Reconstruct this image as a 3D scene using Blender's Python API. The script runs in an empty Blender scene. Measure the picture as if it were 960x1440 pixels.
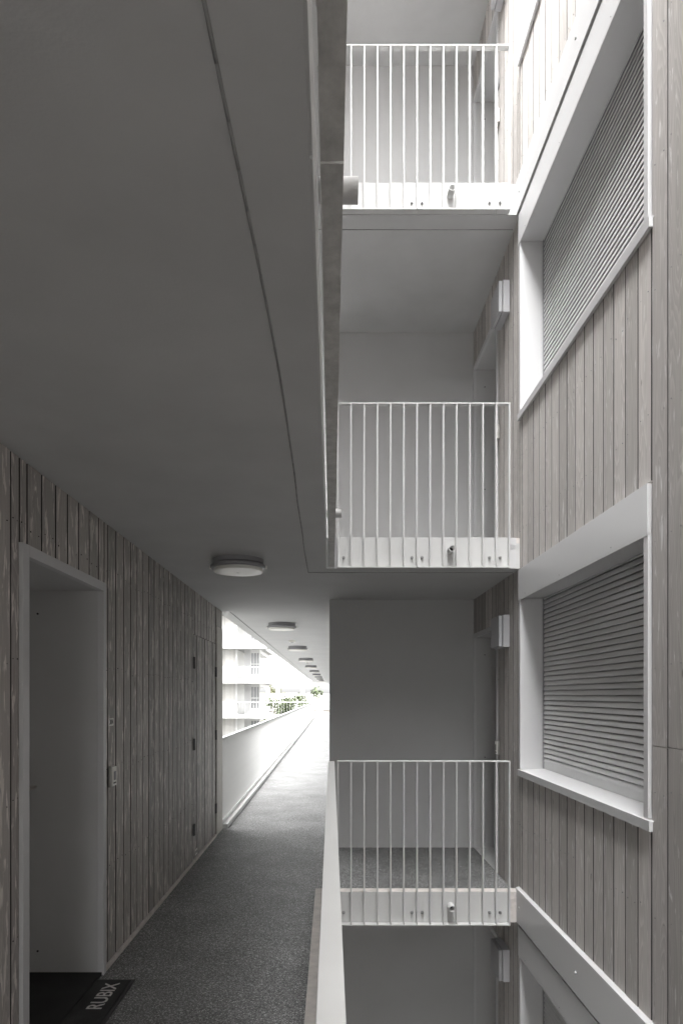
import bpy, bmesh, math, random
from mathutils import Vector, Matrix, noise
R = random.Random(7)
sc = bpy.context.scene
COL = sc.collection

# ------------------------------------------------------------------ camera
cd = bpy.data.cameras.new('camera'); cam = bpy.data.objects.new('camera', cd); COL.objects.link(cam)
cam.location = (0, 0, 1.595); cam.rotation_euler = (math.radians(90), 0, 0)
cd.sensor_width = 36; cd.lens = 24.0; cd.shift_y = (978-720)/1440; cd.shift_x = (480-466)/1440
cd.clip_start = .02; cd.clip_end = 3000
sc.camera = cam

# ------------------------------------------------------------------ world, sun, exposure
SUN_EL, SUN_AZ = math.radians(62), math.radians(-138)     # azimuth measured from +Y towards +X
w = bpy.data.worlds.new('World'); sc.world = w; w.use_nodes = True
nt = w.node_tree; nt.nodes.clear()
sky = nt.nodes.new('ShaderNodeTexSky'); sky.sky_type = 'NISHITA'; sky.sun_disc = False
sky.sun_elevation = SUN_EL; sky.sun_rotation = SUN_AZ; sky.dust_density = 4; sky.air_density = 1.4
hs = nt.nodes.new('ShaderNodeHueSaturation'); hs.inputs['Saturation'].default_value = .0
bg = nt.nodes.new('ShaderNodeBackground'); bg.inputs['Strength'].default_value = .15
wo = nt.nodes.new('ShaderNodeOutputWorld')
nt.links.new(sky.outputs[0], hs.inputs['Color']); nt.links.new(hs.outputs[0], bg.inputs['Color']); nt.links.new(bg.outputs[0], wo.inputs['Surface'])
sd = bpy.data.lights.new('sun', 'SUN'); sd.energy = .5; sd.angle = math.radians(60); sd.color = (1, .98, .95)
sun = bpy.data.objects.new('sun', sd); COL.objects.link(sun)
dv = Vector((math.sin(SUN_AZ)*math.cos(SUN_EL), math.cos(SUN_AZ)*math.cos(SUN_EL), math.sin(SUN_EL)))
sun.rotation_euler = dv.to_track_quat('Z', 'Y').to_euler()
sc.view_settings.view_transform = 'Standard'; sc.view_settings.look = 'None'
sc.view_settings.gamma = 1; sc.view_settings.exposure = 3.5
sc.render.engine = 'CYCLES'
sc.cycles.max_bounces = 12; sc.cycles.diffuse_bounces = 9; sc.cycles.glossy_bounces = 4
sc.cycles.sample_clamp_indirect = 12

# ------------------------------------------------------------------ materials
def nodes(name):
    m = bpy.data.materials.new(name); m.use_nodes = True
    t = m.node_tree; b = t.nodes['Principled BSDF']
    return m, t, b
def N(t, kind, **kw):
    n = t.nodes.new(kind)
    for k, v in kw.items():
        if k in n.inputs: n.inputs[k].default_value = v
        else: setattr(n, k, v)
    return n
def ramp(t, stops):
    r = t.nodes.new('ShaderNodeValToRGB'); e = r.color_ramp.elements
    while len(e) < len(stops): e.new(.5)
    for i, (p, c) in enumerate(stops):
        e[i].position = p; e[i].color = (c, c, c, 1) if isinstance(c, (int, float)) else (*c, 1)
    return r
def mapped(t, scale, src='Object'):
    tc = t.nodes.new('ShaderNodeTexCoord'); mp = t.nodes.new('ShaderNodeMapping')
    mp.inputs['Scale'].default_value = scale
    t.links.new(tc.outputs[src], mp.inputs['Vector']); return mp
def bump(t, b, sock, strength, dist):
    bp = N(t, 'ShaderNodeBump', Strength=strength, Distance=dist)
    t.links.new(sock, bp.inputs['Height']); t.links.new(bp.outputs[0], b.inputs['Normal'])

def painted(name, col, rough=.5, var=.06, scale=3, bmp=.0, metallic=0, stretch=(1,1,1), fine=40, spec=.5):
    m, t, b = nodes(name)
    mp = mapped(t, stretch)
    n1 = N(t, 'ShaderNodeTexNoise', Scale=scale, Detail=6, Roughness=.6); t.links.new(mp.outputs[0], n1.inputs['Vector'])
    lo = tuple(c*(1-var) for c in col); hi = tuple(min(1, c*(1+var)) for c in col)
    r = ramp(t, [(.3, lo), (.7, hi)]); t.links.new(n1.outputs[0], r.inputs[0]); t.links.new(r.outputs[0], b.inputs['Base Color'])
    dr_ = .15 if var > .05 else .02; r2 = ramp(t, [(.3, rough*(1-dr_)), (.7, min(1, rough*(1+dr_)))]); t.links.new(n1.outputs[0], r2.inputs[0]); t.links.new(r2.outputs[0], b.inputs['Roughness'])
    b.inputs['Metallic'].default_value = metallic; b.inputs['Specular IOR Level'].default_value = spec
    if bmp:
        n2 = N(t, 'ShaderNodeTexNoise', Scale=fine, Detail=3); t.links.new(mp.outputs[0], n2.inputs['Vector'])
        bump(t, b, n2.outputs[0], bmp, .002)
    return m
M = {}
M['ceiling'] = painted('painted_ceiling', (.555,.556,.556), .8, .07, 1.8, .25, fine=130)
M['plaster'] = painted('grey_render', (.535,.536,.536), .85, .03, 2, .35, fine=220)
M['steel'] = painted('white_powder_coat', (.57,.57,.565), .38, .03, 5, .04, fine=300)
M['steel_dirty'] = painted('weathered_white_coat', (.52,.51,.49), .55, .2, 22, .3, fine=60)
M['sheet'] = painted('light_grey_sheet', (.60,.60,.605), .34, .012, 2.5, .02)
M['jamb'] = painted('jamb_board', (.55,.55,.55), .5, .03, 1.5, .03)
M['shutter'] = painted('aluminium_shutter', (.66,.66,.665), .36, .02, 2)
M['concrete'] = painted('raw_concrete', (.66,.62,.59), .85, .15, 14, .5, fine=90)
M['dark'] = painted('dark_gap', (.02,.02,.02), .9, .1)
M['edge'] = painted('board_edge_shade', (.07,.064,.06), .9, .1)  # near-black side faces paint the shadow lines between boards
M['black'] = painted('black_metal', (.03,.03,.03), .45, .2)
M['brass'] = painted('brushed_metal', (.45,.44,.42), .35, .1, 20, metallic=.9)
M['diffuser'] = painted('opal_plastic', (.84,.83,.78), .35, .02)
M['lampgrey'] = painted('lamp_body_grey', (.30,.30,.31), .4, .04)
M['lampwhite'] = painted('lamp_body_white', (.46,.46,.48), .4, .03)
M['bolt'] = painted('bolt_metal', (.30,.30,.30), .4, .1, metallic=.6)
M['mat_text'] = painted('mat_lettering', (.62,.61,.59), .9, .2, 60)
M['seal'] = painted('bead_filler', (.30,.30,.295), .8, .15, 12)
M['whitewall'] = painted('white_facade', (.50,.50,.49), .8, .05)
M['glass'] = painted('window_glass', (.22,.225,.23), .25, .2, .4)
M['roof'] = painted('roof_tiles', (.17,.165,.16), .8, .15, 2)
M['brick'] = painted('pale_brick', (.24,.225,.21), .85, .1, 3)
M['ground'] = painted('lawn_and_paving', (.19,.187,.178), .95, .3, .08)
M['bark'] = painted('bark', (.12,.10,.08), .9, .3, 6)
M['leaf'] = painted('leaves', (.035,.05,.015), .6, .4, .8)
M['leaf2'] = painted('leaves_yellowish', (.06,.065,.02), .6, .4, .8)

def wood(name, lo, hi, worn=.55, worn_amt=1.0):
    m, t, b = nodes(name)
    uv = t.nodes.new('ShaderNodeUVMap'); uv.uv_map = 'board'
    at = t.nodes.new('ShaderNodeAttribute'); at.attribute_name = 'tone'
    # fine grain
    mp = N(t, 'ShaderNodeMapping'); mp.inputs['Scale'].default_value = (95, 2.2, 1); t.links.new(uv.outputs[0], mp.inputs[0])
    g = N(t, 'ShaderNodeTexNoise', Scale=1.0, Detail=5, Roughness=.62, Distortion=.35); t.links.new(mp.outputs[0], g.inputs['Vector'])
    # flowing cathedral rings: contour lines of a stretched noise field
    mp2 = N(t, 'ShaderNodeMapping'); mp2.inputs['Scale'].default_value = (9, .75, 1); t.links.new(uv.outputs[0], mp2.inputs[0])
    f = N(t, 'ShaderNodeTexNoise', Scale=1.0, Detail=1.5, Roughness=.4, Distortion=.2); t.links.new(mp2.outputs[0], f.inputs['Vector'])
    mul = N(t, 'ShaderNodeMath', operation='MULTIPLY'); mul.inputs[1].default_value = 24; t.links.new(f.outputs[0], mul.inputs[0])
    sn = N(t, 'ShaderNodeMath', operation='FRACT'); t.links.new(mul.outputs[0], sn.inputs[0])
    rr = ramp(t, [(0, .0), (.55, .35), (.85, 1), (1, .0)]); t.links.new(sn.outputs[0], rr.inputs[0])
    mixg = N(t, 'ShaderNodeMix', data_type='FLOAT'); mixg.inputs[0].default_value = .36
    t.links.new(g.outputs[0], mixg.inputs[2]); t.links.new(rr.outputs[0], mixg.inputs[3])
    base = ramp(t, [(.22, lo), (.72, hi)]); t.links.new(mixg.outputs[0], base.inputs[0])
    # board to board tone
    tone = N(t, 'ShaderNodeMapRange'); tone.inputs['To Min'].default_value = .78; tone.inputs['To Max'].default_value = 1.2
    t.links.new(at.outputs['Fac'], tone.inputs['Value'])
    hsv = N(t, 'ShaderNodeHueSaturation'); t.links.new(base.outputs[0], hsv.inputs['Color']); t.links.new(tone.outputs[0], hsv.inputs['Value'])
    # worn pale patches: lens shaped, along the grain
    mp3 = N(t, 'ShaderNodeMapping'); mp3.inputs['Scale'].default_value = (30, 5.0, 1); t.links.new(uv.outputs[0], mp3.inputs[0])
    wn = N(t, 'ShaderNodeTexNoise', Scale=1.0, Detail=4, Roughness=.62, Distortion=.5); t.links.new(mp3.outputs[0], wn.inputs['Vector'])
    wr = ramp(t, [(worn, 0), (worn+.06, worn_amt)]); t.links.new(wn.outputs[0], wr.inputs[0])
    wg = N(t, 'ShaderNodeMath', operation='MULTIPLY'); t.links.new(wr.outputs[0], wg.inputs[0])
    gr = ramp(t, [(.3, .15), (.6, .85)]); t.links.new(g.outputs[0], gr.inputs[0]); t.links.new(gr.outputs[0], wg.inputs[1])
    mx = N(t, 'ShaderNodeMix', data_type='RGBA'); t.links.new(wg.outputs[0], mx.inputs[0]); t.links.new(hsv.outputs[0], mx.inputs[6])
    mx.inputs[7].default_value = (min(1, hi[0]*2.1), min(1, hi[1]*2.1), min(1, hi[2]*2.1), 1)
    # knots
    mp4 = N(t, 'ShaderNodeMapping'); mp4.inputs['Scale'].default_value = (7, 2.6, 1); t.links.new(uv.outputs[0], mp4.inputs[0])
    vo = N(t, 'ShaderNodeTexVoronoi', Scale=1.0, Randomness=1.0); t.links.new(mp4.outputs[0], vo.inputs['Vector'])
    kr = ramp(t, [(.0, 1), (.035, .8), (.065, 0)]); t.links.new(vo.outputs['Distance'], kr.inputs[0])
    mx2 = N(t, 'ShaderNodeMix', data_type='RGBA'); t.links.new(kr.outputs[0], mx2.inputs[0]); t.links.new(mx.outputs[2], mx2.inputs[6])
    mx2.inputs[7].default_value = (lo[0]*.45, lo[1]*.42, lo[2]*.4, 1)
    t.links.new(mx2.outputs[2], b.inputs['Base Color'])
    b.inputs['Roughness'].default_value = .58
    bump(t, b, mixg.outputs[0], .35, .0015)
    return m
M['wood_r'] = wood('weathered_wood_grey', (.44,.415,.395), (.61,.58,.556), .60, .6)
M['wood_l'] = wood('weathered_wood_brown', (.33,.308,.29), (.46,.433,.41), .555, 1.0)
M['wood_post'] = wood('pale_wood', (.36,.34,.31), (.50,.48,.44), .7, .3)
M['wood_white'] = wood('whitewashed_wood', (.40,.395,.375), (.50,.49,.47), .7, .3)

def speckle():
    m, t, b = nodes('speckled_floor_coating')
    mp = mapped(t, (1, 1, 1))
    v = N(t, 'ShaderNodeTexVoronoi', Scale=200, Randomness=1.0); t.links.new(mp.outputs[0], v.inputs['Vector'])
    sp = t.nodes.new('ShaderNodeSeparateColor'); t.links.new(v.outputs['Color'], sp.inputs[0])
    r = ramp(t, [(0, .07), (.35, .13), (.65, .20), (.88, .34), (.98, .6)]); t.links.new(sp.outputs[0], r.inputs[0])
    n = N(t, 'ShaderNodeTexNoise', Scale=2.2, Detail=5); t.links.new(mp.outputs[0], n.inputs['Vector'])
    r2 = ramp(t, [(.3, .8), (.7, 1.15)]); t.links.new(n.outputs[0], r2.inputs[0])
    mm = N(t, 'ShaderNodeMix', data_type='RGBA', blend_type='MULTIPLY'); mm.inputs[0].default_value = 1
    t.links.new(r.outputs[0], mm.inputs[6]); t.links.new(r2.outputs[0], mm.inputs[7])
    t.links.new(mm.outputs[2], b.inputs['Base Color'])
    b.inputs['Roughness'].default_value = .68
    bump(t, b, sp.outputs[1], .5, .002)
    return m
M['floor'] = speckle()
def rubber():
    m, t, b = nodes('rubber_mat')
    mp = mapped(t, (1, 1, 1))
    v = N(t, 'ShaderNodeTexVoronoi', Scale=190); t.links.new(mp.outputs[0], v.inputs['Vector'])
    n = N(t, 'ShaderNodeTexNoise', Scale=9, Detail=6, Roughness=.7); t.links.new(mp.outputs[0], n.inputs['Vector'])
    r = ramp(t, [(.4, .018), (.7, .04), (.82, .12)]); t.links.new(n.outputs[0], r.inputs[0]); t.links.new(r.outputs[0], b.inputs['Base Color'])
    b.inputs['Roughness'].default_value = .9; bump(t, b, v.outputs[0], .8, .003)
    return m
M['mat'] = rubber()

# ------------------------------------------------------------------ mesh helpers
class MB:
    def __init__(s): s.v=[]; s.f=[]; s.m=[]; s.sm=[]; s.uv=[]; s.tone=[]
    def face(s, pts, mi=0, sm=False, uv=None, tone=.5):
        i = len(s.v); s.v += [tuple(p) for p in pts]; s.f.append(tuple(range(i, i+len(pts)))); s.m.append(mi); s.sm.append(sm)
        s.uv.append(uv or [(0, 0)]*len(pts)); s.tone.append(tone)
    def box(s, x0, x1, y0, y1, z0, z1, mi=0, uvf=None, tone=.5, side=None):
        c = [(x0,y0,z0),(x1,y0,z0),(x1,y1,z0),(x0,y1,z0),(x0,y0,z1),(x1,y0,z1),(x1,y1,z1),(x0,y1,z1)]
        i = len(s.v); s.v += c
        for q in ((0,3,2,1),(4,5,6,7),(0,1,5,4),(1,2,6,5),(2,3,7,6),(3,0,4,7)):
            s.f.append(tuple(i+k for k in q)); s.m.append(side[1] if side and q in side[0] else mi); s.sm.append(False); s.tone.append(tone)
            s.uv.append([uvf(c[k]) if uvf else (0, 0) for k in q])
        return s
    def cyl(s, p, q, r, n=16, mi=0, r2=None, caps=True):
        p, q = Vector(p), Vector(q); r2 = r if r2 is None else r2
        d = (q-p).normalized(); a = d.orthogonal().normalized(); b = d.cross(a)
        A = [p+(a*math.cos(2*math.pi*k/n)+b*math.sin(2*math.pi*k/n))*r for k in range(n)]
        B = [q+(a*math.cos(2*math.pi*k/n)+b*math.sin(2*math.pi*k/n))*r2 for k in range(n)]
        i = len(s.v); s.v += [tuple(x) for x in A+B]
        def add(f, sm): s.f.append(f); s.m.append(mi); s.sm.append(sm); s.uv.append([(0,0)]*len(f)); s.tone.append(.5)
        for k in range(n): add((i+k, i+(k+1)%n, i+n+(k+1)%n, i+n+k), True)
        if caps: add(tuple(i+k for k in reversed(range(n))), False); add(tuple(i+n+k for k in range(n)), False)
        return s
    def lathe(s, prof, c=(0,0,0), n=48, mi=0, ry=1.0):   # prof: (r,z)
        i = len(s.v)
        for r, z in prof:
            for k in range(n):
                a = 2*math.pi*k/n; s.v.append((c[0]+r*math.cos(a), c[1]+r*math.sin(a)*ry, c[2]+z))
        for j in range(len(prof)-1):
            for k in range(n):
                f = (i+j*n+k, i+j*n+(k+1)%n, i+(j+1)*n+(k+1)%n, i+(j+1)*n+k)
                s.f.append(f); s.m.append(mi); s.sm.append(False); s.uv.append([(0,0)]*4); s.tone.append(.5)
        return s
    def build(s, name, mats, parent=None, bevel=0, weld=False, loc=None):
        me = bpy.data.meshes.new(name); me.from_pydata(s.v, [], s.f)
        for mt in (mats if isinstance(mats, (list, tuple)) else [mats]): me.materials.append(M[mt] if isinstance(mt, str) else mt)
        me.polygons.foreach_set('material_index', s.m); me.polygons.foreach_set('use_smooth', s.sm)
        uvl = me.uv_layers.new(name='board'); flat = [c for f in s.uv for p in f for c in p]; uvl.data.foreach_set('uv', flat)
        at = me.attributes.new('tone', 'FLOAT', 'FACE'); at.data.foreach_set('value', s.tone)
        me.update()
        bm = bmesh.new(); bm.from_mesh(me)
        if weld: bmesh.ops.remove_doubles(bm, verts=bm.verts, dist=1e-5)
        bmesh.ops.recalc_face_normals(bm, faces=bm.faces); bm.to_mesh(me); bm.free()
        o = bpy.data.objects.new(name, me); COL.objects.link(o)
        if parent: o.parent = parent
        if loc: o.location = loc
        if bevel:
            b = o.modifiers.new('bevel', 'BEVEL'); b.width = bevel; b.segments = 2; b.limit_method = 'ANGLE'
        return o
def box(name, mat, x0, x1, y0, y1, z0, z1, parent=None, bevel=0):
    return MB().box(x0, x1, y0, y1, z0, z1).build(name, mat, parent, bevel)
def tag(o, label, cat=None, group=None, kind=None):
    o['label'] = label
    if cat: o['category'] = cat
    if group: o['group'] = group
    if kind: o['kind'] = kind
    return o
def thing(name, loc, label, cat, group=None, rz=0):
    o = bpy.data.objects.new(name, None); COL.objects.link(o); o.location = loc; o.rotation_euler.z = rz
    o.empty_display_size = .2
    return tag(o, label, cat, group)
def copy_tree(o, parent=None):
    c = o.copy(); COL.objects.link(c)
    if parent: c.parent = parent
    for ch in [x for x in o.children]: copy_tree(ch, c)
    return c

def grid_with_holes(mb, X0, X1, a0, a1, z0, z1, holes, axis='y'):
    """backing wall made of cells; holes are (a0,a1,z0,z1)"""
    A = sorted({a0, a1, *[min(max(h[k], a0), a1) for h in holes for k in (0, 1)]})
    Z = sorted({z0, z1, *[min(max(h[k], z0), z1) for h in holes for k in (2, 3)]})
    for p, q in zip(A, A[1:]):
        run = None
        for r_, s_ in zip(Z, Z[1:]):
            am, zm = (p+q)/2, (r_+s_)/2
            solid = not any(h[0] < am < h[1] and h[2] < zm < h[3] for h in holes)
            if solid and run is None: run = [r_, s_]
            elif solid: run[1] = s_
            if (not solid or s_ == Z[-1]) and run:
                if axis == 'y': mb.box(X0, X1, p, q, *run)
                else: mb.box(p, q, X0, X1, *run)
                run = None
def boards(mb, X, face, a0, a1, z0, z1, pitch, holes, axis='y', gap=.006, th=.02, joints=None, nails=None, jit=.0022, start=None, seed=1):
    """vertical boards on plane X whose visible side looks towards 'face' (-1/+1)"""
    rr = random.Random(seed); p = a0 if start is None else start
    while p < a1-1e-4:
        wd = pitch*(1+rr.uniform(-.05, .05)); q = min(p+wd, a1)
        if a1-q < .03: q = a1
        A = sorted({p, q, *[h[k] for h in holes for k in (0, 1) if p+.004 < h[k] < q-.004]})
        off = rr.uniform(-jit, jit); tone0 = rr.random(); js = joints(rr, (p+q)/2) if joints else []
        for u, v_ in zip(A, A[1:]):
            lo, hi = max(u, a0), v_
            if hi-lo < .008: continue
            l2, h2 = lo+gap/2, hi-gap/2
            am = (lo+hi)/2
            Z = sorted({z0, z1, *[h[k] for h in holes if h[0] < am < h[1] for k in (2, 3) if z0 < h[k] < z1], *[j for j in js if z0 < j < z1]})
            for z_a, z_b in zip(Z, Z[1:]):
                zm = (z_a+z_b)/2
                if any(h[0] < am < h[1] and h[2] < zm < h[3] for h in holes): continue
                ga = .0015 if z_a in js else 0; gb = .0015 if z_b in js else 0
                tone = min(1, max(0, tone0+(rr.uniform(-.3, .3) if (ga or gb) else 0)))
                sd_ = rr.uniform(0, 50); su = rr.uniform(0, 9)
                xa, xb = sorted((X+face*off, X-face*th))
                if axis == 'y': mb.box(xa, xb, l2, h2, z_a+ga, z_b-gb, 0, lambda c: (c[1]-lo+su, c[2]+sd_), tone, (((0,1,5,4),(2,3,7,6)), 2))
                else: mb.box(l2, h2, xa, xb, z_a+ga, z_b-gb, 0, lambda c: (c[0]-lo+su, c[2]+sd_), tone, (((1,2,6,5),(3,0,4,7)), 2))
                if nails and axis == 'y':
                    zz = math.ceil(z_a/nails)*nails+rr.uniform(-.02, .02)
                    while zz < z_b-.03:
                        if zz > z_a+.03:
                            for fy in (.2, .8):
                                yy = l2+(h2-l2)*fy; xo = X+face*off
                                if rr.random() < .8: mb.cyl((xo, yy, zz+rr.uniform(-.006, .006)), (xo+face*.0008, yy, zz), .0035, 6, 1)
                        zz += nails
        p = q

# ------------------------------------------------------------------ dimensions
XL, XR, XE, YB, YP = -1.31, 1.49, -.041, 7.16, 5.40
ST, TH = 2.8, .2
YEND, YLE, YN = 50.0, 8.15, -4.7
ZTOP = 8.45

# ------------------------------------------------------------------ ground and slabs
g = box('ground', 'ground', -900, 900, -300, 1500, -8.9, -8.4); tag(g, 'open ground of grass and paving far below the galleries', kind='structure')

lev_word = {-3:'lowest', -2:'second lowest', -1:'lower', 0:'entrance level', 1:'first upper', 2:'second upper', 3:'topmost', 4:'roof'}
for L in (-2, -1, 0, 1, 2, 3):
    z1 = L*ST-(.006 if L == 0 else 0); z0 = L*ST-TH
    mb = MB()
    mb.box(-1.355, XE, YN, YLE, z0, z1)                      # gallery, near part
    mb.box(XE, XR, YP+.012, YLE, z0, z1)                     # balcony bridging the well
    mb.box(-1.355, 6, YLE, 54, z0, z1)                       # gallery, far part
    s = mb.build('concrete_slab', 'ceiling')
    tag(s, {0:'concrete floor slab carrying the speckled walkway', 1:'grey painted slab forming the ceiling over the walkway', 2:'slab above the middle balcony, with grey soffit', 3:'slab above the top balcony, grey soffit at the top edge of the photo'}.get(L, 'concrete slab of the storey out of view, level %s' % lev_word[L]), kind='structure')
    # drip bead on the soffit
    if L in (1, 2, 3):
        bd = MB(); pts = [(-.19, -1.0), (-.19, .92), (-.172, 1.5), (-.158, 2.0), (-.166, 2.75), (-.178, 3.9), (-.188, 4.9), (-.19, 5.575)]
        def cr_(t):
            k = max(1, min(len(pts)-3, next(i for i in range(len(pts)-1) if pts[i+1][1] >= t or i == len(pts)-2)))
            w_ = [math.exp(-((t-p[1])/.55)**2) for p in pts]; return sum(a*p[0] for a, p in zip(w_, pts))/sum(w_)
        ys = [-1+6.575*i/60 for i in range(61)]; pts = [(cr_(y), y) for y in ys]; pts[-1] = (-.19, 5.575)
        for (xa, ya), (xb, yb) in zip(pts, pts[1:]): bd.cyl((xa, ya, z0-.001), (xb, yb, z0-.001), .0035, 8)
        bd.cyl((-.19, 5.575, z0-.001), (XR-.01, 5.575, z0-.001), .0035, 8)
        bd.cyl((-1.215, YLE+.05, z0-.001), (-1.215, 50, z0-.001), .005, 6)
        bd.build('drip_bead', 'seal', s)
    # concrete edge strips
    if L in (-1, 0, 1, 2, 3):
        e = MB(); e.box(-.13, XE, YN, YP+.1, z1 if L else z1, L*ST+.043); e.box(XE, XR, YP+.012, YP+.1, z1, L*ST+.043)
        k = e.build('slab_kerb', 'concrete', s, .004)
mb = MB(); mb.box(XL, -.13, YN, YP+.1, -.006, 0); mb.box(XL, XR-.002, YP+.1, YB, -.006, 0); mb.box(XL, -.022, YB, 54, -.006, 0)
tag(mb.build('walkway', 'floor'), 'dark speckled coated walkway floor running to the far end', kind='structure')

# ------------------------------------------------------------------ back walls of the balconies and right wall of the corridor
words = {-1:'shadowed grey rendered wall below the lowest balcony railing', 0:'grey rendered wall behind the bottom railing, at the end of the well', 1:'mid grey rendered wall behind the middle railing', 2:'pale lit rendered wall behind the top railing', 3:'rendered wall of the storey above the photo', -2:'rendered wall two storeys below the walkway'}
for L in (-2, -1, 0, 1, 2):
    o = box('rendered_wall', 'plaster', -.022, 6, YB, 49.8, L*ST, (L+1)*ST-TH); tag(o, words[L], 'wall', 'rendered walls behind the balconies')

o = box('rendered_wall', 'plaster', -.022, 2.0, YN, -4.62, -8.4, ZTOP-.26); tag(o, 'rendered wall closing the well behind the camera', 'wall')
# ------------------------------------------------------------------ left wall (x = XL)
DY0, DY1, DZ = 2.93, 3.885, 2.19
CY0, CY1, CZ = 6.48, 7.71, 2.176
lw = thing('timber_wall', (0, 0, 0), 'brown-grey vertical timber wall on the left of the walkway', 'wall')
mb = MB()
hole = [(DY0-.06, DY1+.055, -.1, DZ+.05)]
cup = [(CY0-.006, CY1+.006, .0, CZ+.006)]
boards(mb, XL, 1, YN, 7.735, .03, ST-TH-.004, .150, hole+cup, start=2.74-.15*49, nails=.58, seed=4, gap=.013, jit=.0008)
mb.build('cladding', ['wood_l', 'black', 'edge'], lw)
bk = MB(); grid_with_holes(bk, XL-.10, XL-.022, YN, 7.735, 0.0, ST-TH, hole); bk.build('backing', 'dark', lw)
sk = MB(); sk.box(XL-.02, XL+.012, YN, DY0-.065, 0.001, .028); sk.box(XL-.02, XL+.012, DY1+.06, 7.735, .001, .028); sk.build('base_strip', 'concrete', lw)
pb = MB(); pb.box(XL-.05, XL+.012, 7.742, YLE, .002, 2.385, 0, lambda c: (c[1], c[2]), .8); pb.box(XL-.05, XL+.006, 7.742, YLE, 2.39, 2.598, 0, lambda c: (c[1], c[2]+3), .2)
pb.build('corner_post', 'wood_post', lw, .003)
# cupboard door
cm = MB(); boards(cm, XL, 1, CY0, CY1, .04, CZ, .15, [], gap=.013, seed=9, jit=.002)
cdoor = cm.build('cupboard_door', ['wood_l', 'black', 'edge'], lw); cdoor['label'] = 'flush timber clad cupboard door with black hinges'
for yy, zs in ((CY0, (.32, 1.13, 1.905)), (CY1, (.32, 1.15, 1.86))):
    for z in zs:
        h = MB(); h.box(XL+.002, XL+.010, yy-.03, yy+.03, z-.055, z+.055); h.cyl((XL+.012, yy, z-.055), (XL+.012, yy, z+.055), .006, 10)
        h.build('hinge', 'black', cdoor, .001)
# front door in the recess
fr = MB(); fo = .016
fr.box(XL-.02, XL+fo, DY0-.06, DY0, 0.002, DZ+.05); fr.box(XL-.02, XL+fo, DY1, DY1+.045, .002, DZ+.05); fr.box(XL-.02, XL+fo, DY0, DY1, DZ, DZ+.05)
dfr = fr.build('door_frame', 'sheet', lw, .002)
lin = MB(); lin.box(XL-.46, XL-.02, DY1+.002, DY1+.03, .002, DZ+.03); lin.box(XL-.46, XL-.02, DY0-.03, DY0-.002, .002, DZ+.03); lin.box(XL-.46, XL-.02, DY0, DY1, DZ+.002, DZ+.03)
for z in (2.06, .14): lin.cyl((XL-.36, DY1+.002, z), (XL-.36, DY1-.002, z), .006, 10, 1)
lin.build('door_reveal', ['jamb', 'black'], lw)
dr = box('door', 'jamb', XL-.47, XL-.42, DY0+.002, DY1-.002, .02, DZ-.002, lw); dr['label'] = 'grey front door set deep in its recess'
hd = MB(); hd.box(XL-.42, XL-.412, 3.74, 3.79, .98, 1.18); hd.cyl((XL-.412, 3.765, 1.09), (XL-.325, 3.765, 1.09), .009, 12); hd.cyl((XL-.325, 3.775, 1.09), (XL-.325, 3.64, 1.09), .009, 12)
hd.build('handle', 'brass', dr, .001)
ts = MB(); ts.box(XL-.46, XL+.004, DY0, DY1, .002, .02); ts.build('threshold', 'dark', lw)
# other storeys of the left block
for L in (-3, -2, -1, 1, 2):
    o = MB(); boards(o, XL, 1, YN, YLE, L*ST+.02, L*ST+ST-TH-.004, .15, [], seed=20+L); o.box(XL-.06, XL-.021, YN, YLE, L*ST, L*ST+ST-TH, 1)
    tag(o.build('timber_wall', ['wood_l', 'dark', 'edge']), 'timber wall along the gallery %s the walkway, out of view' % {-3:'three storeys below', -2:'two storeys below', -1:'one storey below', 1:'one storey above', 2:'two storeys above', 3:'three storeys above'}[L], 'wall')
o = MB(); o.box(-9, XL-.48, YN, YLE, -8.4, ZTOP); o.box(XL-.48, XL-.06, YLE-.02, YLE-.002, -8.4, ZTOP)
tag(o.build('apartment_block', 'whitewall'), 'solid apartment block behind the left timber wall', 'building')
o = box('apartment_block', 'plaster', 2.0, 6, YN-.02, YB, -8.4, ZTOP); tag(o, 'solid apartment block behind the right timber wall', 'building')

# ------------------------------------------------------------------ right wall (x = XR) with windows, doors, flashings
WY0, WY1 = 3.235, 5.35
RY0, RY1 = 6.17, 7.138
rw = thing('timber_wall', (XR, 0, 0), 'tall grey vertical timber wall on the right with shuttered windows', 'wall')
rw.location = (0, 0, 0)
holes = []; LV = (-2, -1, 0, 1, 2)
for L in LV:
    b = L*ST
    holes.append((WY0-.05, WY1+.04, b+.985, b+ST-TH))
    holes.append((RY0-.045, YB+1, b-.05, b+2.245))
    if L % 2 == 0: holes.append((YN-1, 5.43, b-TH+.0, b+.07))
def jfun(rr, a):
    if a > 3.2: return []
    out = []; z = -6+rr.uniform(0, 2.5)
    while z < 10: out.append(z); z += rr.uniform(2.2, 3.6)
    if 2.9 < a < 3.25: out = [-3.1, 1.365+rr.uniform(-.004, .004), 4.9, 8.1]
    return sorted(out)
mb = MB(); boards(mb, XR, -1, YN, YB, -5.6, ZTOP, .1445, holes, start=3.235-.05-.1445*54, nails=.58, joints=jfun, seed=11, gap=.010, jit=.0008)
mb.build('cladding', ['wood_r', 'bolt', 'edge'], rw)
bk = MB(); grid_with_holes(bk, XR+.022, XR+.09, YN, YB, -5.6, ZTOP, [h for h in holes if h[1] > 5 and h[3]-h[2] > .6]); bk.build('backing', 'dark', rw)

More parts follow.
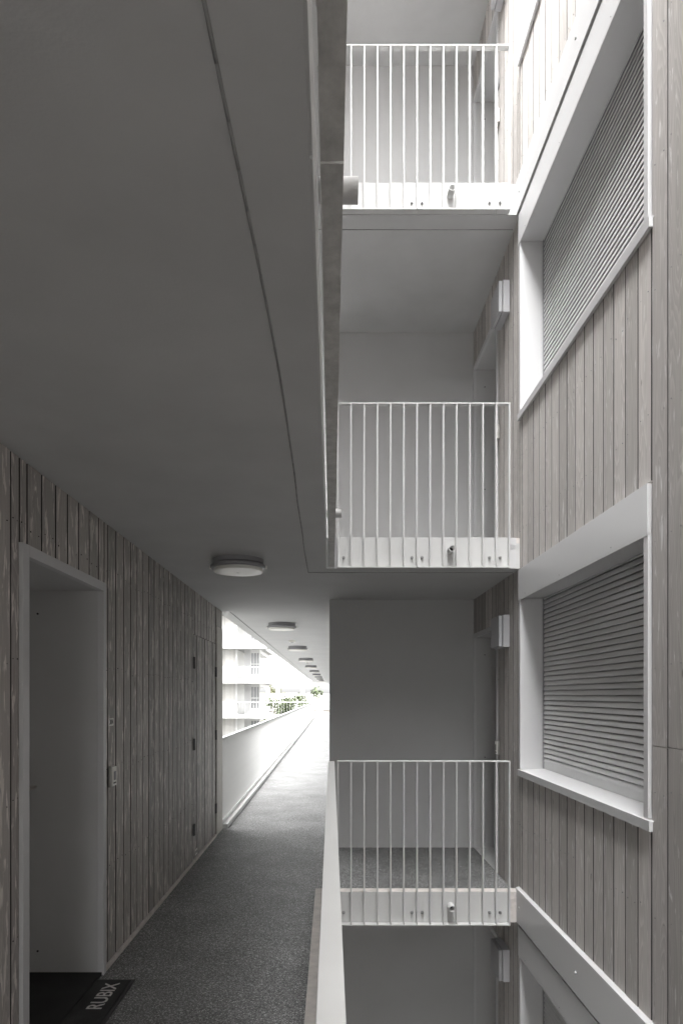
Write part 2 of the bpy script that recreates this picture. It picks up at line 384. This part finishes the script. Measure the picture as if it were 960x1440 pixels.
def shutter_mesh(y0, y1, z0, z1, X):
    mb = MB(); pitch = .0372; prof = []
    z = z0+.055
    while z+pitch < z1+.05:
        for k in range(7):
            a = k/6; prof.append((X-.0095*math.cos(math.pi/2*a)**.6 if k < 6 else X, z+pitch*.93*a, True))
        prof.append((X+.006, z+pitch*.94, False)); prof.append((X+.006, z+pitch*.998, False))
        z += pitch
    i = len(mb.v)
    for (x, zz, s) in prof: mb.v += [(x, y0, zz), (x, y1, zz)]
    for k in range(len(prof)-1):
        mb.f.append((i+2*k, i+2*k+1, i+2*k+3, i+2*k+2)); mb.m.append(0 if prof[k][2] and prof[k+1][2] else 1); mb.sm.append(prof[k][2] and prof[k+1][2]); mb.uv.append([(0,0)]*4); mb.tone.append(.5)
    mb.box(X-.007, X+.006, y0, y1, z0+.002, z0+.054)
    return mb
names = {-2:'second window below the walkway, out of view', -1:'shuttered window cut off at the bottom edge', 0:'shuttered window beside the entrance level balcony', 1:'steeply seen shuttered window above, closed slatted shutter', 2:'topmost window, only its sill corner in view', 3:'window above the picture'}
for L in LV:
    b = L*ST; s0, s1 = b+1.02, b+2.355
    win = MB()
    X1 = XR+.175
    win.box(XR-.014, X1+.03, WY1, WY1+.04, s0, s1, 0)        # far jamb + trim
    win.box(XR-.014, X1+.03, WY0-.045, WY0, s0, s1, 0)       # near jamb + trim
    win.box(XR-.0, X1+.03, WY0-.045, WY1+.04, s1+.001, s1+.03, 0)
    wf = win.build('window', 'sheet', rw, .0015); wf['label'] = names[L]
    sl = MB(); pr = [(XR-.024, s0-.006), (XR-.024, s0-.056), (XR-.005, s0-.056), (XR-.005, s0-.012), (X1+.02, s0-.001), (X1+.02, s0+.004)]
    for (ya, yb) in ((WY0-.078, WY1+.045),):
        n = len(pr); sl.face([(x, ya, z) for x, z in pr]); sl.face([(x, yb, z) for x, z in pr])
        for k in range(n):
            (xa, za), (xb, zb) = pr[k], pr[(k+1) % n]; sl.face([(xa, ya, za), (xb, ya, zb), (xb, yb, zb), (xa, yb, za)])
    sl.build('sill', 'sheet', wf, .001, weld=True)
    ln = MB(); ln.box(XR-.018, XR+.02, WY0-.045, WY1+.045, s1+.0, b+ST-TH-(.012 if L % 2 == 0 else .02)); ln.box(XR-.018, XR-.004, WY0-.045, WY1+.045, s1-.012, s1)
    for yy in (3.6, 4.42, 5.2): ln.cyl((XR-.018, yy, s1+.02), (XR-.021, yy, s1+.02), .004, 8, 1)
    ln.build('lintel_panel', ['sheet', 'bolt'], wf, .0015)
    sh = shutter_mesh(WY0+.001, WY1-.001, s0+.002, s1-.012, X1); sh.build('roller_shutter', ['shutter', 'lampgrey'], wf)  # darker grey in slat gaps and lips paints their shadow
    gd = MB(); gd.box(X1-.014, X1+.02, WY1-.022, WY1-.0015, s0+.004, s1-.002, 0); gd.box(X1-.014, X1+.02, WY0+.0015, WY0+.022, s0+.004, s1-.002, 0)
    gd.build('shutter_guide', 'lampgrey', wf)
    box('backing', 'dark', X1+.035, X1+.05, WY0-.04, WY1+.04, b+.98, b+ST-TH, wf)
    if L % 2 == 0:
        fb = MB(); pr = [(XR-.028, b+.068), (XR-.028, b-TH+.004), (XR+.02, b-TH+.004), (XR+.02, b+.082)]
        n = 4
        for k in range(4):
            (xa, za), (xb, zb) = pr[k], pr[(k+1) % n]; fb.face([(xa, YN, za), (xb, YN, zb), (xb, 5.43, zb), (xa, 5.43, za)])
        fb.face([(x, YN, z) for x, z in pr]); fb.face([(x, 5.43, z) for x, z in pr])
        yy = 5.33
        while yy > -3: fb.cyl((XR-.028, yy, b-.065), (XR-.036, yy, b-.065), .009, 12, 1); yy -= 1.24
        fl = fb.build('flashing_band', ['sheet', 'steel'], rw); 
        gp = box('shadow_gap', 'dark', XR-.004, XR+.02, YN, 5.43, b-TH-.012, b-TH+.003, rw)
    # door at the balcony
    fr = MB(); fr.box(XR-.006, XR+.02, RY0-.04, RY0, b+.004, b+2.24); fr.box(XR-.006, XR+.02, RY0, YB-.002, b+2.195, b+2.24); fr.box(XR-.006, XR+.02, RY1, YB-.002, b+.004, b+2.194)
    dd = box('door', 'jamb', XR+.38, XR+.42, RY0, RY1, b+.01, b+2.2, rw)
    fr.build('door_frame', 'sheet', rw, .0015)
    lin = MB(); lin.box(XR+.02, XR+.42, RY1+.001, RY1+.02, b+.002, b+2.22); lin.box(XR+.02, XR+.42, RY0-.02, RY0-.001, b+.002, b+2.22); lin.box(XR+.02, XR+.42, RY0, RY1, b+2.2, b+2.22); lin.box(XR+.0, XR+.42, RY0, RY1, b-.02, b+.006)
    for z in (2.02, .95): lin.cyl((XR+.11, RY1, b+z), (XR+.11, RY1-.003, b+z), .006, 8, 1)
    lin.build('door_reveal', ['jamb', 'black'], rw)
    h = MB(); h.box(XR+.372, XR+.38, 6.24, 6.29, b+.98, b+1.18); h.cyl((XR+.372, 6.265, b+1.09), (XR+.32, 6.265, b+1.09), .009, 10); h.cyl((XR+.325, 6.26, b+1.09), (XR+.325, 6.38, b+1.09), .009, 10)
    h.build('handle', 'brass', dd)

# ------------------------------------------------------------------ railings
def railing(name, label, loc, length, rz, group, bars_n=None, plate=True, pitch=.1030, seam=(), kerb=False, dirty=False, bolts=()):
    t = thing(name, loc, label, 'railing', group, rz)
    H, B = 1.084, -.206; fl = .044 if abs(rz) > 1 else .058
    box('top_rail', 'steel', -.006, length+.006, 0, .048, H-.010, H, t, .0015)
    # bottom flat in lengths with thin joints
    cuts = [-.006]+sorted(seam)+[length+.006]
    for a, b in zip(cuts, cuts[1:]):
        ia = .0025 if a > 0 else 0; ib = .0025 if b < length else 0
        box('bottom_rail', 'steel_dirty' if dirty else 'steel', a+ia, b-ib, 0, fl, B, B+.010, t, .001)
    n = bars_n or int(round(length/pitch)); step = length/n
    first = None; rest = MB(); cnt = 0
    for i in range(n+1):
        if cnt < 98:
            if first is None: first = box('baluster', 'steel', -.005, .005, .0, .046, B+.010, H-.010, t, .0012); c = first
            else: c = first.copy(); COL.objects.link(c)
            c.location.x = i*step if rz > -1 else length-i*step
            cnt += 1
        else:
            x = i*step if rz > -1 else length-i*step
            rest.box(x-.005, x+.005, 0, .046, B+.010, H-.010)
    if rest.v: r = rest.build('balusters', 'steel', t); r['kind'] = 'stuff'
    if plate:
        pl = MB(); a = 0
        for b in list(seam)+[length]:
            pl.box(a+.003, b-.003, .058, .064, B+.010, .043); a = b
        pl.build('fascia_plate', 'steel', t, .0008)
    for x in bolts:
        bb = MB(); bb.cyl((x, .058, -.118), (x, .034, -.118), .0085, 12); bb.cyl((x, .058, -.118), (x, .053, -.118), .013, 12); bb.build('bolt', 'bolt', t)
    if kerb:
        k = MB(); k.box(0, length, .05, .115, .0, .055); k.box(0, length, .048, .056, -.2, .10); k.build('kerb_plate', 'steel', t, .002)
    return t
LB = 1.340
rl = {-1:'white bar railing one storey below the walkway, out of view', 0:'white bar railing of the bottom balcony, speckled floor behind it', 1:'white bar railing of the middle balcony, shaded grey wall behind it', 2:'white bar railing of the top balcony, brightly lit pale wall behind it', 3:'white bar railing above the picture'}
gl = {-1:'gallery railing one storey below the walkway', 0:'near white flat handrail between the walkway and the well, running towards the camera', 1:'underside of gallery railing overhead with stained flat bottom rail', 2:'gallery railing two storeys up, hidden above the ceiling', 3:'gallery railing three storeys up'}
for L in (0, 1, 2):
    b = L*ST
    railing('balcony_railing', rl[L], (.050, 5.333, b), LB, 0, 'balcony railings across the well', bars_n=13, seam=(.619, 1.238), bolts=(.045, .583, .664, 1.195, 1.278) if L != 2 else (.583, .664, 1.195, 1.278))
    ep = MB(); ep.box(1.398, XR-.03, YP+.004, YP+.011, b-.2, b+.043); ep.box(XE, 1.398, YP+.0045, YP+.011, b-.2, b+.043)
    for k in range(14):
        zz = b-.01-.0028*k; ep.box(1.41, 1.45+R.uniform(-.01, .01), YP+.002, YP+.004, zz-.001, zz+.001)
    tag(ep.build('edge_plate', 'concrete' if L < 1 else 'sheet'), {0:'rough concrete slab end right of the bottom balcony railing', 1:'slab end plate right of the middle balcony railing', 2:'slab end plate right of the top balcony railing', 3:'slab end plate above the picture'}[L], 'plate')
    railing('gallery_railing', gl[L], (.023, -4.55, b), 9.86, math.pi/2, 'gallery railings along the well', seam=(3.2, 5.83, 7.12, 8.95), dirty=L > 0)
# the long rail beyond the left wall
fr = railing('gallery_railing', 'long white railing receding along the open left side of the walkway', (-1.358, 50.0, 0), 50-YLE-.03, -math.pi/2, None, plate=False, kerb=True)
for L in (1, 2):
    pass

# drain spouts
def spout(x, y, z, d, ln, label, k=0):
    o = MB(); d = Vector(d); p = Vector((x, y, z)); q = p+d*ln; ro, ri, n = .0265, .021, 24
    a = d.orthogonal().normalized(); b = d.cross(a)
    rings = [(p, ro), (q, ro), (q, ri), (q-d*ln*.8, ri)]; i = 0
    for c, r in rings: o.v += [tuple(c+(a*math.cos(2*math.pi*j/n)+b*math.sin(2*math.pi*j/n))*r) for j in range(n)]
    for s in range(3):
        for j in range(n): o.f.append((s*n+j, s*n+(j+1)%n, (s+1)*n+(j+1)%n, (s+1)*n+j)); o.m.append(0); o.sm.append(s != 1); o.uv.append([(0,0)]*4); o.tone.append(.5)
    o.f.append(tuple(3*n+j for j in range(n))); o.m.append(1); o.sm.append(False); o.uv.append([(0,0)]*n); o.tone.append(.5)
    tag(o.build('drain_spout', ['steel', 'dark']), label, 'drain spout', 'drain spouts')
for L, t in ((0, 'drain spout poking out of the bottom balcony edge'), (1, 'drain spout poking out of the middle balcony edge'), (2, 'drain spout poking out of the top balcony edge')):
    spout(.935, YP-.003, L*ST-.062, (.0, -.97, .0 if L else -.0), .105, t)
spout(-.03, 1.548, ST-.06, (1, 0, 0), .090, 'large looking drain spout at the near overhead gallery edge, upper left of the well')
spout(-.03, 4.29, ST-.06, (1, 0, 0), .092, 'small drain spout at the overhead gallery edge by the middle railing')

# ------------------------------------------------------------------ ceiling lights
cl = thing('ceiling_light', (-.69, 5.06, ST-TH), 'nearest and largest round ceiling light over the walkway', 'ceiling light', 'round ceiling lights')
MB().lathe([(0, 0), (.188, 0), (.188, -.030), (.180, -.036), (.180, -.042), (0, -.042)]).build('base', 'lampgrey', cl)
MB().lathe([(.181, -.040), (.200, -.043), (.205, -.050), (.205, -.062), (.198, -.068), (.180, -.068)]).build('ring', 'lampgrey', cl)
MB().lathe([(.181, -.060), (.181, -.086), (.176, -.092), (.10, -.095), (.012, -.096), (.011, -.099), (0, -.099)]).build('diffuser', 'diffuser', cl)
clip = MB().box(.200, .212, -.02, .02, -.066, -.046); clip.box(-.212, -.200, -.02, .02, -.066, -.046); clip.build('clip', 'diffuser', cl)
ordn = ['second', 'third', 'fourth', 'fifth', 'sixth', 'seventh', 'eighth', 'ninth', 'tenth']
for i, wd in enumerate(ordn):
    c = copy_tree(cl); c.location.y = 5.06+4.44*(i+1); c['label'] = '%s round ceiling light from the camera along the corridor' % wd
for y, t in ((12.45, 'small white detector on the ceiling between the second and third round lights'), (20.4, 'tiny detector on the ceiling beyond the fourth round light')):
    s = thing('motion_sensor', (-.715, y, ST-TH), t, 'detector', 'ceiling detectors')
    MB().lathe([(0, 0), (.06, 0), (.06, -.03), (.05, -.038), (0, -.038)], n=24).build('base', 'diffuser', s)
    MB().lathe([(.03, -.038), (.027, -.05), (0, -.056)], n=20).build('lens', 'lampwhite', s)

# ------------------------------------------------------------------ wall lights on the right wall
def wall_light(L, label):
    t = thing('wall_light', (XR, 5.85, L*ST+2.135), label, 'wall light', 'square wall lights')
    box('base', 'lampwhite', -.060, -.0025, -.148, .148, -.135, .135, t, .004)
    box('gasket', 'black', -.0635, -.060, -.136, .136, -.124, .124, t)
    box('diffuser', 'lampwhite', -.094, -.0635, -.142, .142, -.130, .130, t, .005)
    return t
wall_light(-1, 'square wall light near the bottom edge, below the bottom balcony')
wall_light(0, 'square wall light above the bottom balcony, beside the shuttered window')
wall_light(1, 'square wall light above the middle balcony railing')
wall_light(2, 'square wall light at the very top edge, above the top balcony')

# bells and number plates
def bell(x, y, z, face, label):
    t = thing('doorbell', (x, y, z), label, 'doorbell', 'doorbells beside the doors', 0 if face > 0 else math.pi)
    box('housing', 'brass', .001, .020, -.042, .042, -.062, .062, t, .004)
    box('cover', 'diffuser', .020, .027, -.037, .037, -.056, .056, t, .003)
    box('button', 'bolt', .027, .030, -.018, .018, -.022, .030, t, .002)
    s = MB(); s.box(.027, .0285, -.022, .022, -.042, -.034); s.build('name_strip', 'black', t)
bell(XL+.004, 4.035, 1.118, 1, 'doorbell unit on the left timber wall beside the deep doorway')
for L in (-1, 0, 1, 2):
    bell(XR-.004, 6.075, L*ST+1.13, -1, {-1:'doorbell one storey below the walkway', 0:'doorbell beside the bottom balcony door', 1:'doorbell beside the middle balcony door', 2:'doorbell beside the top balcony door, above its railing posts'}[L])
def text_mesh(body, size, name, mat, parent, M4, extrude=.0006, bold=0, font=None):
    cu = bpy.data.curves.new(name, 'FONT'); cu.body = body; cu.size = size; cu.extrude = extrude; cu.align_x = 'CENTER'; cu.align_y = 'CENTER'; cu.offset = bold
    tmp = bpy.data.objects.new('tmp', cu); COL.objects.link(tmp)
    dg = bpy.context.evaluated_depsgraph_get(); dg.update()
    me = bpy.data.meshes.new_from_object(tmp.evaluated_get(dg)); bpy.data.objects.remove(tmp)
    me.materials.clear(); me.materials.append(M[mat]); me.transform(M4)
    o = bpy.data.objects.new(name, me); COL.objects.link(o); o.parent = parent; return o
pl = thing('number_plate', (XL+.004, 4.045, 1.437), 'small white number plate 304 above the doorbell on the left timber wall', 'number plate')
box('plate', 'diffuser', 0, .003, -.045, .045, -.022, .022, pl, .0008)
# text on a +X facing wall: local x -> +Y, local y -> +Z, normal +X
text_mesh('304', .044, 'digits', 'black', pl, Matrix(((0,0,1,.0034),(1,0,0,0),(0,1,0,0),(0,0,0,1))), bold=.0006)
for L in (2,):
    q = thing('number_plate', (XR-.004, 6.075, L*ST+1.44), 'small grey plate above the doorbell beside the top balcony door', 'number plate')
    box('plate', 'lampgrey', -.003, 0, -.04, .04, -.03, .03, q, .0008)
vt = thing('vent_sticker', (XL+.003, 6.60, .085), 'small white label plate low on the timber wall by the cupboard door', 'label plate')
box('plate', 'diffuser', 0, .003, -.045, .045, -.028, .028, vt)
for dy in (-.022, .022): box('slot', 'black', .003, .0035, dy-.014, dy+.014, -.012, .014, vt)

# ------------------------------------------------------------------ door mat
mt = thing('door_mat', (-1.42, 3.38, 0), 'black rubber door mat with the letters RUBIX, at the left doorway', 'door mat')
X0, X1, Y0, Y1 = -1.70-(-1.42), -1.095-(-1.42), -.52, .435
g_ = MB(); g_.box(X0, X1, Y0, Y1, .001, .009); g_.build('base', 'black', mt, .002)
p_ = MB(); p_.box(X0+.018, X1-.018, Y0+.018, Y1-.018, .009, .013); p_.build('pile', 'mat', mt)
# text lies flat, reads along +Y, tops towards -X
text_mesh('RUBIX', .112, 'lettering', 'mat_text', mt, Matrix(((0,-1,0,.225),(1,0,0,.215),(0,0,1,.0138),(0,0,0,1))), bold=.0008)

# ------------------------------------------------------------------ far wing across the end of the corridor
wg = thing('apartment_wing', (-12, 56, -8.4), 'white clad apartment wing seen over the long left railing', 'building')
wg.location = (0, 0, 0)
FY = 56.0
mb = MB(); bl = MB()
boards(mb, FY, -1, -16, -7.85, -8.4, ZTOP, .16, [(-16, -7.85, L*ST-.25, L*ST+.05) for L in (-2, -1, 0, 1, 2, 3)], axis='x', gap=.012, seed=3)
mb.build('cladding', ['wood_white', 'black', 'seal'], wg)
bl.box(-16, -7.85, FY+.03, FY+9, -8.4, ZTOP); bl.build('wall', 'whitewall', wg)
for L in (-2, -1, 0, 1, 2, 3):
    b = L*ST
    s = MB(); s.box(-16.5, 7, FY-1.4, FY-.03, b-.24, b); s.box(-7.8, -5.5, FY-.03, FY+9, b-.2, b); s.build('gallery_slab', 'seal', wg)
    box('fascia_plate', 'steel', -16.5, -1.37 if L == 0 else 7, FY-1.42, FY-1.402, b-.08, b+.10, wg)
    if L < 3:
        rc = MB(); rc.box(-7.3, -6.7, FY+1.2, FY+1.3, b, b+2.6); rc.build('door', 'jamb', wg)
        f = MB(); x0, x1 = -6.7, -5.9; f.box(x0, x1, FY+.3, FY+9, b, b+.55); f.box(x0, x1, FY+.3, FY+9, b+2.3, b+2.6); f.box(x0, x0+.08, FY+.3, FY+.4, b+.55, b+2.3); f.box(x1-.08, x1, FY+.3, FY+.4, b+.55, b+2.3)
        for k in (1, 2): f.box(x0+.27*k-.02, x0+.27*k+.02, FY+.33, FY+.4, b+.55, b+2.3)
        f.box(x0, x1, FY+.32, FY+.4, b+1.35, b+1.42)
        wn = f.build('window', 'whitewall', wg); box('pane', 'glass', x0, x1, FY+.42, FY+.45, b+.55, b+2.3, wn)
        box('post', 'steel', -7.85, -7.7, FY-.1, FY-.035, b, b+2.6, wg)
for L, lab in ((-1, 'fine white railing on the far cross gallery below walkway level'), (0, 'fine white railing of the far cross gallery at walkway level'), (1, 'fine white railing on the far cross gallery one storey up')):
    t = thing('gallery_railing', (-16, FY-1.45, L*ST), lab, 'railing', 'railings of the far wing')
    x_end = 22
    if L == 0:
        # at walkway level the railing stands on the far side of the gallery, past the corridor mouth
        pass
    box('top_rail', 'steel', 0, x_end, -.03, .03, 1.04, 1.08, t)
    first = None
    for i in range(100):
        if first is None: first = box('baluster', 'steel', -.004, .004, -.012, .012, 0, 1.04, t); c = first
        else: c = first.copy(); COL.objects.link(c)
        c.location.x = i*x_end/99

# unseen wing added on the left to keep sky light off the far corridor
ow = thing('apartment_wing', (0, 0, 0), 'unseen wing added across the courtyard to block sky light from the corridor', 'building')
ob = MB(); ob.box(-26, -17, -12, 50, -8.4, ZTOP+2.8); ob.build('wall', 'whitewall', ow)
for L in range(-2, 4):
    b = L*ST; box('gallery_slab', 'ceiling', -16.998, -15.6, -12, 50, b-.2, b, ow)
    box('top_rail', 'steel', -15.66, -15.6, -12, 50, b+1.04, b+1.08, ow)
    for k in range(12):
        wn = box('window', 'sheet', -17.0, -16.96, -9+k*5, -7.2+k*5, b+.6, b+2.3, ow); box('pane', 'glass', -16.96, -16.95, -8.9+k*5, -7.3+k*5, b+.7, b+2.2, wn)

# ------------------------------------------------------------------ houses far behind
def house(x, y, wd, dp, eave, ridge, label, chim, seed=0):
    t = thing('terraced_house', (x, y, -8.4), label, 'house', 'pale houses in the distance')
    b = MB(); b.box(0, wd, 0, dp, 0, eave); b.build('wall', 'brick', t)
    r = MB(); o = .35
    r.face([(-.1, -o, eave-.1), (wd+.1, -o, eave-.1), (wd+.1, dp/2, ridge), (-.1, dp/2, ridge)])
    r.face([(-.1, dp+o, eave-.1), (wd+.1, dp+o, eave-.1), (wd+.1, dp/2, ridge), (-.1, dp/2, ridge)])
    for xx in (-.1, wd+.1): r.face([(xx, -o, eave-.1), (xx, dp+o, eave-.1), (xx, dp/2, ridge)])
    r.face([(-.1, -o, eave-.1), (wd+.1, -o, eave-.1), (wd+.1, dp+o, eave-.1), (-.1, dp+o, eave-.1)])
    rf = r.build('roof', 'roof', t, weld=True)
    for cx in chim:
        c = MB(); c.box(cx-.35, cx+.35, dp/2-.3, dp/2+.3, ridge-.8, ridge+.9); c.cyl((cx-.15, dp/2, ridge+.9), (cx-.15, dp/2, ridge+1.2), .1, 8); c.cyl((cx+.15, dp/2, ridge+.9), (cx+.15, dp/2, ridge+1.2), .1, 8); c.build('chimney', 'brick', rf)
    n = max(1, int(wd//2.4))
    for k in range(n):
        for z in (1.0, 3.9, 6.2):
            if z+1.5 > eave: continue
            cx = (k+.5)*wd/n
            f = MB(); f.box(cx-.65, cx+.65, -.04, -.002, z, z+1.4); wn = f.build('window', 'whitewall', t)
            for sx in (-.31, .31): box('pane', 'glass', cx+sx-.27, cx+sx+.27, -.055, -.041, z+.1, z+1.3, wn)
    for wz in (): pass
hs_ = [(-22, 108, 6, 'left part of the pale terrace behind the wing'), (-15.8, 108, 6, 'terraced house left of the round tree'), (-9.6, 108, 6, 'terraced house partly behind the round tree'), (-3.4, 108, 6, 'terraced house at the end of the corridor view'), (2.8, 108, 6, 'terraced house right of the corridor end')]
for i, (x, y, wd, lb) in enumerate(hs_): house(x, y, wd, 8, 7.7 if i < 3 else 7.9, 10.4 if i < 3 else 10.3, lb, (5.4,) if i % 2 else (.8, 4.9))
for i in range(4): house(-70+i*11, 118+3*i, 10, 8, 6, 9.2, ['far left distant house beyond the terrace', 'distant house next to the far left one', 'third distant house from the left', 'distant house nearest the terrace'][i], (3,))

# ------------------------------------------------------------------ trees
def tree(x, y, h, rad, label, leafmat, seed, n=5200):
    rr = random.Random(seed)
    t = thing('tree', (x, y, -8.4), label, 'tree', 'trees beyond the gallery')
    tr = MB(); tr.cyl((0, 0, 0), (.1, 0, h*.4), .22, 10, 0, .15); base = Vector((.1, 0, h*.4)); tips = []
    for k in range(9):
        a = k*2.4+rr.random(); rd = rad*rr.uniform(.35, .85); tip = Vector((math.cos(a)*rd, math.sin(a)*rd, h*rr.uniform(.62, .95)))
        mid = base.lerp(tip, .5)+Vector((0, 0, .3)); tr.cyl(base, mid, .09, 7, 0, .055); tr.cyl(mid, tip, .055, 6, 0, .02); tips.append(tip); tips.append(mid)
    tr.build('trunk', 'bark', t)
    cr = MB(); clumps = [(Vector((rr.gauss(0, rad*.42), rr.gauss(0, rad*.42), h*.72+rr.gauss(0, h*.13))), rad*rr.uniform(.18, .36)) for _ in range(26)]+[(p, rad*.28) for p in tips]
    for _ in range(n):
        c, cr_ = rr.choice(clumps); d = Vector((rr.gauss(0, 1), rr.gauss(0, 1), rr.gauss(0, .8))); p = c+d.normalized()*cr_*rr.random()**.4
        s = rr.uniform(.08, .17); u = Vector((rr.gauss(0, 1), rr.gauss(0, 1), rr.gauss(0, 1))).normalized(); v = u.orthogonal().normalized()
        cr.face([p-u*s, p+v*s*.6, p+u*s, p-v*s*.6])
    cr.build('crown', leafmat, t)
tree(-4.6, 74, 9.9, 2.6, 'round leafy tree in the middle of the view over the left railing', 'leaf', 5, 9000)
tree(-10.6, 124, 13.0, 2.4, 'yellowish tree top rising behind the house roofs', 'leaf2', 8, 5000)
tree(-19, 90, 9.0, 3.0, 'tree hidden behind the white wing', 'leaf', 12, 4000)
